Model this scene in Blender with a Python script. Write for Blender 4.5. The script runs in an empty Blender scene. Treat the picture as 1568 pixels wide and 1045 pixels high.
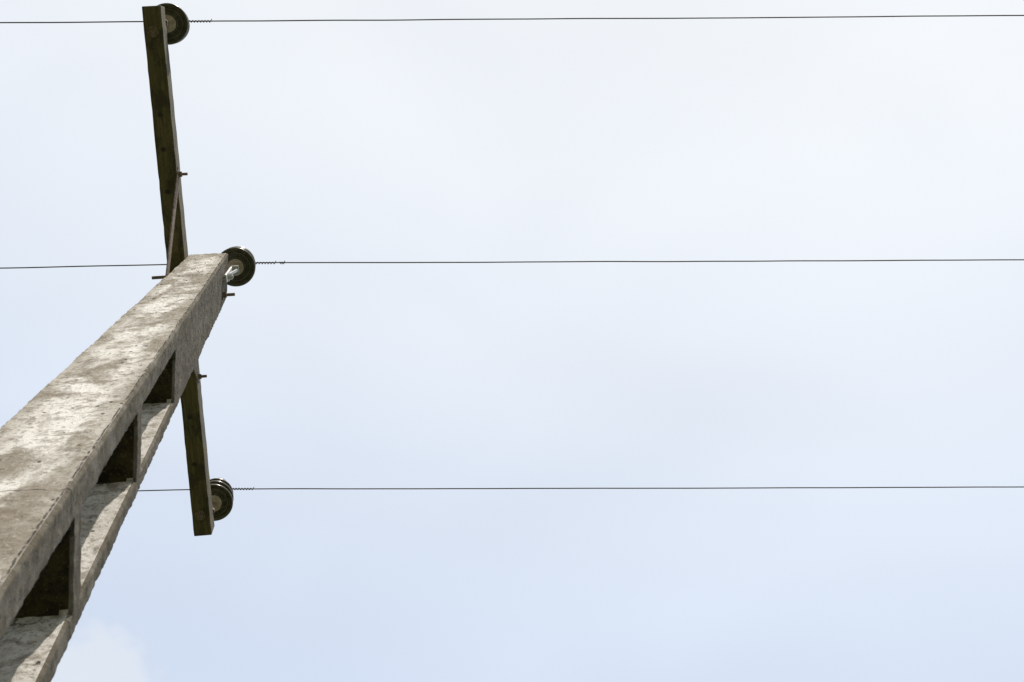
import bpy, math, random
from mathutils import Vector, Matrix, noise
random.seed(4)
S=bpy.context.scene
EYE=1.6
# ------------------------------------------------------------ helpers
def col(o,parent=None):
    S.collection.objects.link(o)
    if parent is not None: o.parent=parent
    return o
def mesh_obj(name,verts,faces,mat,parent=None,smooth=False):
    me=bpy.data.meshes.new(name); me.from_pydata([tuple(v) for v in verts],[],faces); me.update()
    import bmesh
    bm=bmesh.new(); bm.from_mesh(me); bmesh.ops.recalc_face_normals(bm,faces=bm.faces[:]); bm.to_mesh(me); bm.free()
    me.materials.append(mat)
    if smooth:
        for p in me.polygons: p.use_smooth=True
    return col(bpy.data.objects.new(name,me),parent)
class NT:
    def __init__(s,tree): s.t=tree; s.n=tree.nodes; s.l=tree.links
    def new(s,typ,**k):
        n=s.n.new(typ)
        for a,b in k.items(): setattr(n,a,b)
        return n
    def set(s,sock,v):
        if isinstance(v,bpy.types.NodeSocket): s.l.new(v,sock)
        else: sock.default_value=v
    def math(s,op,a,b=0.0,c=None,clamp=False):
        n=s.new('ShaderNodeMath',operation=op,use_clamp=clamp)
        s.set(n.inputs[0],a); s.set(n.inputs[1],b)
        if c is not None: s.set(n.inputs[2],c)
        return n.outputs[0]
    def mapr(s,v,a,b,c=0.0,d=1.0):
        n=s.new('ShaderNodeMapRange',interpolation_type='SMOOTHSTEP'); s.set(n.inputs[0],v)
        for i,x in enumerate((a,b,c,d)): n.inputs[i+1].default_value=x
        return n.outputs[0]
    def mix(s,fac,a,b,mode='MIX'):
        n=s.new('ShaderNodeMix',data_type='RGBA',blend_type=mode)
        s.set(n.inputs[0],fac)
        s.set(n.inputs[6],a if isinstance(a,bpy.types.NodeSocket) else (*a,1)); s.set(n.inputs[7],b if isinstance(b,bpy.types.NodeSocket) else (*b,1))
        return n.outputs[2]
    def noise(s,vec,scale,detail=6,rough=.6,dist=0.0):
        n=s.new('ShaderNodeTexNoise'); s.l.new(vec,n.inputs['Vector'])
        n.inputs['Scale'].default_value=scale; n.inputs['Detail'].default_value=detail
        n.inputs['Roughness'].default_value=rough; n.inputs['Distortion'].default_value=dist
        return n.outputs['Fac']
    def scalevec(s,vec,sc):
        n=s.new('ShaderNodeMapping'); s.l.new(vec,n.inputs[0]); n.inputs['Scale'].default_value=sc
        return n.outputs[0]
def mat(name,rough=.8,metal=0.0):
    m=bpy.data.materials.new(name); m.use_nodes=True
    t=NT(m.node_tree); b=t.n['Principled BSDF']
    b.inputs['Roughness'].default_value=rough; b.inputs['Metallic'].default_value=metal
    return m,t,b
def bump(t,b,h,strength,dist):
    n=t.new('ShaderNodeBump'); n.inputs['Strength'].default_value=strength; n.inputs['Distance'].default_value=dist
    t.l.new(h,n.inputs['Height']); t.l.new(n.outputs[0],b.inputs['Normal'])

# ------------------------------------------------------------ materials
def concrete(name,kind='face'):
    m,t,b=mat(name,.92)
    b.inputs['Specular IOR Level'].default_value=.25
    at=t.new('ShaderNodeAttribute',attribute_name='fc')
    sep=t.new('ShaderNodeSeparateXYZ'); t.l.new(at.outputs['Vector'],sep.inputs[0])
    u,v,h=sep.outputs
    obj=t.new('ShaderNodeTexCoord').outputs['Object']
    big=t.noise(t.scalevec(obj,(1,1,.45)),5.5,5,.6,.4)
    mid=t.noise(obj,16,6,.65,.3)
    fine=t.noise(obj,70,6,.7)
    grit=t.noise(obj,260,3,.6)
    c=t.mix(t.mapr(big,.36,.62),(.25,.215,.17),(.44,.405,.355))
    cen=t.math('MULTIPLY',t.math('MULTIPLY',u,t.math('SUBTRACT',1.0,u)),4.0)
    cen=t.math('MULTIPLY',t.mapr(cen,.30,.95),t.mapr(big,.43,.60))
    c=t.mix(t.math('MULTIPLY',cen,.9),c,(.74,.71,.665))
    if kind=='inner': c=t.mix(.55,c,(.68,.65,.60))  # paler inside the openings: sunlight painted into the base colour
    c=t.mix(t.math('MULTIPLY',t.mapr(mid,.49,.62),.66),c,(.18,.145,.10))
    c=t.mix(t.math('MULTIPLY',t.mapr(fine,.53,.64),.70),c,(.105,.088,.058))
    c=t.mix(t.math('MULTIPLY',t.mapr(fine,.44,.32),.50),c,(.74,.71,.67))
    c=t.mix(t.math('MULTIPLY',t.mapr(grit,.58,.70),.5),c,(.10,.08,.055))
    if kind=='side':  # shade of the side and rear faces painted into the base colour
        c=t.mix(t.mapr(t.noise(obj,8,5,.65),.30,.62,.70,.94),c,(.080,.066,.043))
    wob=t.noise(obj,11,5,.75)
    seam=t.math('ABSOLUTE',t.math('SUBTRACT',t.math('ADD',u,t.math('MULTIPLY',t.math('SUBTRACT',wob,.5),.05)),.042))
    seam=t.math('MULTIPLY',t.mapr(seam,.011,.003),t.mapr(t.noise(obj,19,4,.7),.38,.58))
    seam=t.math('MULTIPLY',seam,t.mapr(v,.97,.985))
    cr=None
    for hh in (3.86,7.38,8.2,2.6):
        d=t.math('ABSOLUTE',t.math('SUBTRACT',t.math('ADD',h,t.math('MULTIPLY',t.math('SUBTRACT',wob,.5),.09)),hh))
        k=t.mapr(d,.006,.002)
        cr=k if cr is None else t.math('MAXIMUM',cr,k)
    cr=t.math('MULTIPLY',cr,t.mapr(t.noise(obj,7,2,.5),.45,.52))
    crack=t.math('MAXIMUM',seam,t.math('MULTIPLY',cr,.8))
    vor=t.new('ShaderNodeTexVoronoi'); t.l.new(t.scalevec(obj,(1,1,.8)),vor.inputs['Vector']); vor.inputs['Scale'].default_value=24
    vs=t.new('ShaderNodeSeparateColor'); t.l.new(vor.outputs['Color'],vs.inputs[0])
    hole=t.math('MULTIPLY',t.mapr(vor.outputs['Distance'],.20,.10),t.mapr(vs.outputs[0],.76,.80))
    # more blow holes towards the pole head, as cast
    vor2=t.new('ShaderNodeTexVoronoi'); t.l.new(t.scalevec(obj,(1,1,.35)),vor2.inputs['Vector']); vor2.inputs['Scale'].default_value=42
    vs2=t.new('ShaderNodeSeparateColor'); t.l.new(vor2.outputs['Color'],vs2.inputs[0])
    hole2=t.math('MULTIPLY',t.math('MULTIPLY',t.mapr(vor2.outputs['Distance'],.28,.12),t.mapr(vs2.outputs[1],.70,.76)),t.mapr(h,7.0,8.2))
    hole=t.math('MAXIMUM',hole,hole2)
    dark=t.math('MAXIMUM',crack,hole)
    c=t.mix(t.math('MULTIPLY',dark,.85),c,(.035,.028,.018))
    if kind=='underside':  # darker brown-olive tone for the downward faces above the openings
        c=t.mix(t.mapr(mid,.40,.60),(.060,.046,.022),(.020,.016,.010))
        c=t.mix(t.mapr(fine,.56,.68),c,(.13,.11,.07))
    t.l.new(c,b.inputs['Base Color'])
    hgt=t.math('ADD',t.math('MULTIPLY',fine,.6),t.math('MULTIPLY',grit,.25))
    hgt=t.math('ADD',hgt,mid)
    hgt=t.math('SUBTRACT',hgt,t.math('MULTIPLY',dark,1.6))
    bump(t,b,hgt,.9,.010)
    return m
M_conc=concrete('weathered_concrete'); M_under=concrete('dark_underside_concrete','underside'); M_side=concrete('shaded_side_concrete','side'); M_inn=concrete('sunlit_inner_concrete','inner')

def arm_mat():
    m,t,b=mat('creosoted_timber',.8)
    obj=t.new('ShaderNodeTexCoord').outputs['Object']
    g=t.noise(t.scalevec(obj,(1,.08,1)),55,6,.65)
    st=t.noise(t.scalevec(obj,(1,.5,1)),11,6,.65)
    sp=t.noise(obj,60,4,.7)
    c=t.mix(t.mapr(g,.32,.68),(.058,.046,.018),(.120,.096,.040))
    c=t.mix(t.math('MULTIPLY',t.mapr(st,.48,.62),.8),c,(.026,.021,.010))
    c=t.mix(t.mapr(sp,.62,.72),c,(.19,.165,.11))
    t.l.new(c,b.inputs['Base Color']); bump(t,b,t.math('ADD',g,sp),.7,.005)
    return m
M_arm=arm_mat()
def steel(name,a,bc,rough=.55,metal=.5,sc=60):
    m,t,b=mat(name,rough,metal)
    obj=t.new('ShaderNodeTexCoord').outputs['Object']
    n=t.noise(obj,sc,5,.65)
    t.l.new(t.mix(t.mapr(n,.38,.62),a,bc),b.inputs['Base Color']); bump(t,b,n,.3,.002)
    return m
M_rust=steel('rusty_steel',(.11,.07,.045),(.22,.17,.13),.75,.2)
M_galv=steel('galvanised_steel',(.36,.36,.35),(.55,.55,.53),.55,.35)
M_wire=steel('weathered_wire',(.036,.030,.022),(.075,.062,.045),.7,.1,120)
M_glaze=steel('dark_glazed_porcelain',(.075,.070,.052),(.14,.13,.10),.28,0,25)
M_core=steel('unglazed_porcelain',(.34,.27,.24),(.48,.41,.37),.7,0,40)
M_hole=steel('shadowed_hole',(.02,.018,.012),(.03,.026,.02),.9,0)

# ------------------------------------------------------------ concrete pole
pole=bpy.data.objects.new('concrete_utility_pole',None); col(pole)
X0,X1,Y0,Y1=.951,1.208,-1.335,-1.045
AX,AY,HA,HT=1.074,-1.025,18.5,9.2
DR=.036   # casting draft: the rear face is narrower than the front one
def P(u,v,h):
    s=(HA-h)/(HA-HT)
    x0=X0+DR*(1-v); x1=X1-DR*.6*(1-v)
    return Vector((AX+(x0+u*(x1-x0)-AX)*s, AY+(Y0+v*(Y1-Y0)-AY)*s, h+EYE))
opens=[(5.27,6.31),(4.04,5.14),(2.80,3.91),(1.53,2.68),(.2,1.40),(-1.05,.05)]
VA,VB=.17,.75
def cuts(a,b,step):
    n=max(1,round((b-a)/step)); return [a+(b-a)*i/n for i in range(n)]
br=sorted([-1.9,HT]+[x for o in opens for x in o])
hs=[]
for a,b in zip(br[:-1],br[1:]): hs+=cuts(a,b,.07)
hs.append(HT)
us=cuts(0,1,.11)+[1.0]
vs=cuts(0,VA,.085)+cuts(VA,VB,.1)+cuts(VB,1,.085)+[1.0]
ia=min(range(len(vs)),key=lambda i:abs(vs[i]-VA)); ib=min(range(len(vs)),key=lambda i:abs(vs[i]-VB))
NU,NV,NH=len(us)-1,len(vs)-1,len(hs)-1
def isopen(k):
    hm=(hs[k]+hs[k+1])/2
    return any(a<hm<b for a,b in opens)
verts=[];vid={};faces=[];fm=[]
fc=[]
def V(i,j,k):
    key=(i,j,k)
    if key not in vid:
        vid[key]=len(verts); verts.append(P(us[i],vs[j],hs[k])); fc.append((us[i],vs[j],hs[k]))
    return vid[key]
def F(a,m=0): faces.append([V(*p) for p in a]); fm.append(m)
op=[isopen(k) for k in range(NH)]
for k in range(NH):
    for i in range(NU):
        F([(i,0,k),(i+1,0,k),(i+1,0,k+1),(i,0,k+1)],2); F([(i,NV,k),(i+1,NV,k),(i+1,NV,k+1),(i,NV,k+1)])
        if op[k]:
            for j in (ia,ib): F([(i,j,k),(i+1,j,k),(i+1,j,k+1),(i,j,k+1)], 3)
    for j in range(NV):
        if op[k] and ia<=j<ib: continue
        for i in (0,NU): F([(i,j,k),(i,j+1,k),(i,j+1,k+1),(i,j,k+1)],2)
for k in range(NH+1):
    lo=op[k-1] if k>0 else None; hi=op[k] if k<NH else None
    for i in range(NU):
        for j in range(NV):
            inn=ia<=j<ib
            if k in (0,NH) or (inn and lo!=hi):
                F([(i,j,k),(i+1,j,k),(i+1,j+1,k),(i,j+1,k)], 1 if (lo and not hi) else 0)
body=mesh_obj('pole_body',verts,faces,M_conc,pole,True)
me=body.data; me.materials.append(M_under); me.materials.append(M_side); me.materials.append(M_inn)
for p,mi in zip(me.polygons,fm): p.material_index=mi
a=me.attributes.new('fc','FLOAT_VECTOR','POINT')
for i,x in enumerate(fc): a.data[i].vector=x
md=body.modifiers.new('bev','BEVEL'); md.width=.011; md.segments=1; md.limit_method='ANGLE'; md.angle_limit=math.radians(35)
md=body.modifiers.new('sub','SUBSURF'); md.subdivision_type='SIMPLE'; md.levels=2; md.render_levels=2
for nm,sz,st in (('rough',.03,.010),('wave',.30,.009)):
    tx=bpy.data.textures.new(nm,'CLOUDS'); tx.noise_scale=sz; tx.noise_depth=3
    md=body.modifiers.new(nm,'DISPLACE'); md.texture=tx; md.strength=st; md.mid_level=.5; md.texture_coords='LOCAL'

# ------------------------------------------------------------ primitives
def box(name,x0,x1,y0,y1,z0,z1,m,parent,bev=.006,ny=1,jit=0):
    vs_=[];fs=[]
    ys=[y0+(y1-y0)*i/ny for i in range(ny+1)]
    for y in ys:
        j=[random.uniform(-jit,jit) for _ in range(4)]
        vs_+=[(x0+j[0],y,z0+j[1]+EYE),(x1+j[2],y,z0+j[1]+EYE),(x1+j[2],y,z1+j[3]+EYE),(x0+j[0],y,z1+j[3]+EYE)]
    for i in range(ny):
        b=4*i
        for q in range(4): fs.append([b+q,b+(q+1)%4,b+4+(q+1)%4,b+4+q])
    fs.append([0,1,2,3]); b=4*ny; fs.append([b,b+1,b+2,b+3])
    o=mesh_obj(name,vs_,fs,m,parent)
    if bev:
        md=o.modifiers.new('b','BEVEL'); md.width=bev; md.segments=2; md.limit_method='ANGLE'; md.angle_limit=math.radians(40)
    return o
def rod(name,p,q,r,m,parent,n=12,h=EYE):
    p=Vector(p)+Vector((0,0,h)); q=Vector(q)+Vector((0,0,h)); d=(q-p).normalized()
    a=d.orthogonal().normalized(); b=d.cross(a)
    vv=[];ff=[]
    for c in (p,q):
        for i in range(n): t=2*math.pi*i/n; vv.append(c+a*math.cos(t)*r+b*math.sin(t)*r)
    for i in range(n): ff.append([i,(i+1)%n,n+(i+1)%n,n+i])
    ff.append(list(range(n))); ff.append(list(range(n,2*n)))
    return mesh_obj(name,vv,ff,m,parent,False)
def bolt(name,p,q,r,m,parent):
    """threaded rod with washer and hex nut, p at the surface, q the free end"""
    p=Vector(p);q=Vector(q);d=(q-p).normalized()
    rod(name+'_shank',p-d*.03,q,r,m,parent)
    rod(name+'_washer',p-d*.001,p+d*.006,r*3.1,m,parent,16)
    rod(name+'_nut',p+d*.006,p+d*.026,r*2.0,m,parent,6)
def strap(name,p,q,w,t,m,parent,wd):
    p=Vector(p)+Vector((0,0,EYE));q=Vector(q)+Vector((0,0,EYE));d=(q-p).normalized()
    wd=Vector(wd); wd=(wd-d*wd.dot(d)).normalized(); n=d.cross(wd)
    vv=[];ff=[]
    for c in (p,q):
        for sa,sb in ((-1,-1),(1,-1),(1,1),(-1,1)): vv.append(c+wd*sa*w/2+n*sb*t/2)
    ff=[[0,1,5,4],[1,2,6,5],[2,3,7,6],[3,0,4,7],[0,1,2,3],[4,5,6,7]]
    o=mesh_obj(name,vv,ff,m,parent)
    md=o.modifiers.new('b','BEVEL'); md.width=.002
    return o

# ------------------------------------------------------------ crossarm
arm=bpy.data.objects.new('crossarm',None); col(arm)
ax0,ax1,az0,az1=1.196,1.308,8.95,9.13
beam=box('beam',ax0,ax1,-2.838,.497,az0,az1,M_arm,arm,.005,70,.0014)
acx=(ax0+ax1)/2
for i,y in enumerate((.345,-2.70)):
    bolt('end_bolt_%d'%i,(acx+.005,y,az0),(acx+.005,y,az0-.045),.011,M_rust,arm)
for i,y in enumerate((-.36,-.62,-2.36,-2.05,-.15)):
    rod('bolt_hole_%d'%i,(acx+.01,y,az0-.0025),(acx+.01,y,az0+.01),.014,M_hole,arm,14)
bolt('brace_bolt_0',(ax0,-.52,8.99),(ax0-.06,-.52,8.99),.009,M_rust,arm)
bolt('brace_bolt_1',(ax0,-1.80,8.99),(ax0-.06,-1.80,8.99),.009,M_rust,arm)
strap('brace_strap_0',(ax0-.006,-.49,9.02),(1.232,-1.12,8.30),.042,.008,M_rust,arm,(0,1,.6))
strap('brace_strap_1',(ax0-.006,-1.83,9.02),(1.225,-1.24,8.34),.042,.008,M_rust,arm,(0,-1,.6))
bolt('through_bolt_0',(1.214,-1.127,8.8),(1.385,-1.127,8.8),.010,M_rust,arm)
bolt('through_bolt_1',(.972,-1.262,8.8),(.895,-1.262,8.8),.010,M_rust,arm)

# ------------------------------------------------------------ insulators
def lathe(name,prof,cx,cy,m,parent,n=56,wob=0):
    vv=[];ff=[]
    for r,z in prof:
        for i in range(n): t=2*math.pi*i/n; vv.append((cx+r*math.cos(t),cy+r*math.sin(t),z+EYE))
    for k in range(len(prof)-1):
        for i in range(n): ff.append([k*n+i,k*n+(i+1)%n,(k+1)*n+(i+1)%n,(k+1)*n+i])
    return mesh_obj(name,vv,ff,m,parent,True)
def shed(r,z):
    return [(.040,z+.030),(.055,z+.012),(.060,z+.004),(.066,z+.020),(.080,z+.034),(.088,z+.004),(.092,z+.000),(.097,z+.016),(r-.016,z+.030),
            (r-.006,z-.004),(r,z-.006),(r+.003,z+.006),(r-.004,z+.020),(r-.03,z+.036),(.062,z+.062),(.048,z+.080)]
def insulator(name,cx,cy,base):
    e=bpy.data.objects.new(name,None); col(e)
    z=9.33
    rod('pin',(cx,cy,base-.01),(cx,cy,z+.06),.014,M_rust,e,16)
    rod('pin_nut',(cx,cy,base+.001),(cx,cy,base+.03),.028,M_rust,e,6)
    rod('socket',(cx,cy,z-.03),(cx,cy,z+.03),.054,M_core,e,28)
    prof=shed(.126,z)+shed(.120,z+.105)+shed(.110,z+.20)
    prof+=[(.045,z+.31),(.048,z+.33),(.050,z+.36),(.034,z+.375),(.031,z+.39),(.036,z+.405),(.050,z+.418),(.050,z+.435),(.035,z+.45),(.0005,z+.455)]
    prof=[(.0405,z+.005)]+prof
    lathe('sheds',prof,cx,cy,M_glaze,e)
    return e
ins=[(1.214,.403,9.13),(.930,-1.160,9.20),(1.214,-2.735,9.13)]
i1=insulator('power_line_insulator',*ins[0])
i2=insulator('power_line_insulator.001',*ins[1])
i3=insulator('power_line_insulator.002',*ins[2])
box('bracket_plate',.934,.948,-1.185,-1.135,8.78,9.17,M_galv,i2,.003)
box('bracket_shelf',.895,.946,-1.188,-1.132,9.172,9.186,M_galv,i2,.003)
strap('bracket_gusset',(.940,-1.16,8.95),(.902,-1.16,9.17),.020,.006,M_galv,i2,(0,1,0))
bolt('bracket_bolt',(.934,-1.16,8.86),(.901,-1.16,8.86),.009,M_galv,i2)

# ------------------------------------------------------------ wires
def tube(name,pts,r,m,parent=None,n=8):
    cu=bpy.data.curves.new(name,'CURVE'); cu.dimensions='3D'; cu.bevel_depth=r; cu.bevel_resolution=2; cu.use_fill_caps=True
    sp=cu.splines.new('POLY'); sp.points.add(len(pts)-1)
    for i,p in enumerate(pts): sp.points[i].co=(p[0],p[1],p[2],1)
    cu.materials.append(m)
    return col(bpy.data.objects.new(name,cu),parent)
wires=[((1.126,.430),(-4.447,.182),.042,1),((.840,-1.193),(-4.473,-1.488),.049,3),((1.120,-2.770),(-4.497,-3.138),.066,1)]
for wi,(a_,b_,sl,_) in enumerate(wires):
    e=bpy.data.objects.new('power_line_wire' if wi==0 else 'power_line_wire.%03d'%wi,None); col(e)
    ix=ins[wi][0]
    sr=(a_[1]-b_[1])/(a_[0]-b_[0])
    ya=a_[1]+(ix-a_[0])*sl
    pts=[]
    x=-46.0
    while x<48:
        d=x-ix
        if d<0:
            y=a_[1]+(x-a_[0])*sr; z=9.75+ .0535*(x-a_[0])*1.0 + .0004*d*d
        else:
            y=ya+d*sl; z=9.75-.012*d+.0001*d*d
        if d<0 and x>a_[0]: z=9.75
        w=.0018*noise.noise(Vector((x*2.3,wi*7.1,0)))+.0035*noise.noise(Vector((x*.6,wi*3.1,5)))
        pts.append((x,y+w,z+EYE))
        x+= .12 if abs(x)<8 else 1.0
    tube('conductor',pts,.0042,M_wire,e)
    def wrap(x0,x1,turns,R,r):
        q=[];N=turns*14
        for i in range(N+1):
            s=i/N; xx=x0+(x1-x0)*s; y=a_[1]+(xx-a_[0])*(sr if xx<ix else sl); z=9.75+(.0535*(xx-a_[0]) if xx<a_[0] else 0)
            an=2*math.pi*turns*s
            q.append((xx,y+R*math.cos(an),z+R*math.sin(an)+EYE))
        tail=q[-1]; q.append((tail[0]-.006,tail[1]+.008,tail[2]))
        tube('tie_wrap',q,r,M_wire,e)
    wrap(ix-.05,ix-.23,9,.0070,.0024)
    wrap(ix+.05,ix+.16,7,.0056,.0020)
    if wi==1: wrap(a_[0]-.17,a_[0]-.20,3,.0070,.0026)
    cx,cy=ins[wi][0],ins[wi][1]
    q=[(cx+.037*math.cos(t*2*math.pi/28),cy+.037*math.sin(t*2*math.pi/28),9.72+EYE) for t in range(29)]
    tube('neck_tie',q,.0035,M_wire,e)

# ------------------------------------------------------------ ground
m,t,b=mat('grass_ground',.95)
obj=t.new('ShaderNodeTexCoord').outputs['Object']
n1=t.noise(obj,.25,6,.6); n2=t.noise(obj,6,6,.7)
c=t.mix(t.mapr(n1,.4,.6),(.07,.09,.03),(.15,.13,.08)); c=t.mix(t.mapr(n2,.4,.65),c,(.05,.07,.02))
t.l.new(c,b.inputs['Base Color']); bump(t,b,n2,.8,.05)
gv=[];gf=[];N=40;L=3000
def gp(i): s=(i/N*2-1); return L*s*abs(s)**1.5
for j in range(N+1):
    for i in range(N+1):
        x,y=gp(i),gp(j); r=math.hypot(x,y)
        gv.append((x,y,(.5*noise.noise(Vector((x*.02,y*.02,0)))*min(1,max(0,r-12)/40))))
for j in range(N):
    for i in range(N): q=j*(N+1)+i; gf.append([q,q+1,q+N+2,q+N+1])
mesh_obj('ground',gv,gf,m,None,True)

# ------------------------------------------------------------ light
EL,AZ=math.radians(50),math.radians(-20)
sd=Vector((math.sin(AZ)*math.cos(EL),math.cos(AZ)*math.cos(EL),math.sin(EL)))
L_=bpy.data.lights.new('sun','SUN'); L_.energy=5.0; L_.angle=math.radians(.5); L_.color=(1,.95,.88)
so=bpy.data.objects.new('sun',L_); col(so); so.rotation_euler=sd.to_track_quat('Z','Y').to_euler(); so.location=(0,0,30)
w=bpy.data.worlds.new('World'); S.world=w; w.use_nodes=True
t=NT(w.node_tree); bg=t.n['Background']; out=t.n['World Output']
sky=t.new('ShaderNodeTexSky'); sky.sky_type='NISHITA'; sky.sun_disc=False; sky.sun_elevation=EL; sky.sun_rotation=AZ
t.l.new(sky.outputs[0],bg.inputs[0]); bg.inputs[1].default_value=.12
dirv=t.new('ShaderNodeTexCoord').outputs['Generated']
hz=t.new('ShaderNodeBackground'); hz.inputs[1].default_value=1.0
n1=t.noise(t.scalevec(dirv,(1.0,1.6,1)),4.0,2,.4,.4)
n2=t.noise(dirv,2.1,1,.4)
n3=t.noise(dirv,26,4,.55)
dp=t.new('ShaderNodeVectorMath',operation='DOT_PRODUCT'); t.l.new(dirv,dp.inputs[0]); dp.inputs[1].default_value=sd
near=t.mapr(dp.outputs['Value'],.38,.86)
hc=t.mix(near,(.69,.785,.945),(.94,.970,1.0))
# one thin cumulus edge low in the sky away from the sun
ds=t.new('ShaderNodeVectorMath',operation='DISTANCE'); t.l.new(dirv,ds.inputs[0]); ds.inputs[1].default_value=Vector((.215,-.395,.893)).normalized()
dd=t.math('ADD',ds.outputs['Value'],t.math('MULTIPLY',t.math('SUBTRACT',n3,.5),.05))
cl=t.mapr(dd,.062,.046)
hc=t.mix(t.math('MULTIPLY',cl,.45),hc,(.93,.95,.97))
t.l.new(hc,hz.inputs[0])
fac=t.math('ADD',.935,t.math('MULTIPLY',t.math('SUBTRACT',n1,.5),.22))
fac=t.math('ADD',fac,t.math('MULTIPLY',t.math('SUBTRACT',n2,.5),.12))
fac=t.math('MINIMUM',t.math('MAXIMUM',fac,.3),.985)
mx=t.new('ShaderNodeMixShader'); t.l.new(fac,mx.inputs[0]); t.l.new(bg.outputs[0],mx.inputs[1]); t.l.new(hz.outputs[0],mx.inputs[2])
t.l.new(mx.outputs[0],out.inputs[0])

# ------------------------------------------------------------ camera
R=Matrix(((-0.993513,-0.070599,0.089149),(-0.052975,0.981022,0.186519),(-0.100625,0.180586,-0.978398)))
cd=bpy.data.cameras.new('camera'); cd.lens=50; cd.sensor_width=36; cd.clip_start=.05; cd.clip_end=8000
cd.dof.use_dof=True; cd.dof.focus_distance=9.3; cd.dof.aperture_fstop=9
co=bpy.data.objects.new('camera',cd); col(co); co.matrix_world=Matrix.Translation((0,0,EYE))@R.to_4x4()
S.camera=co
S.view_settings.view_transform='Standard'; S.view_settings.look='None'; S.view_settings.exposure=0
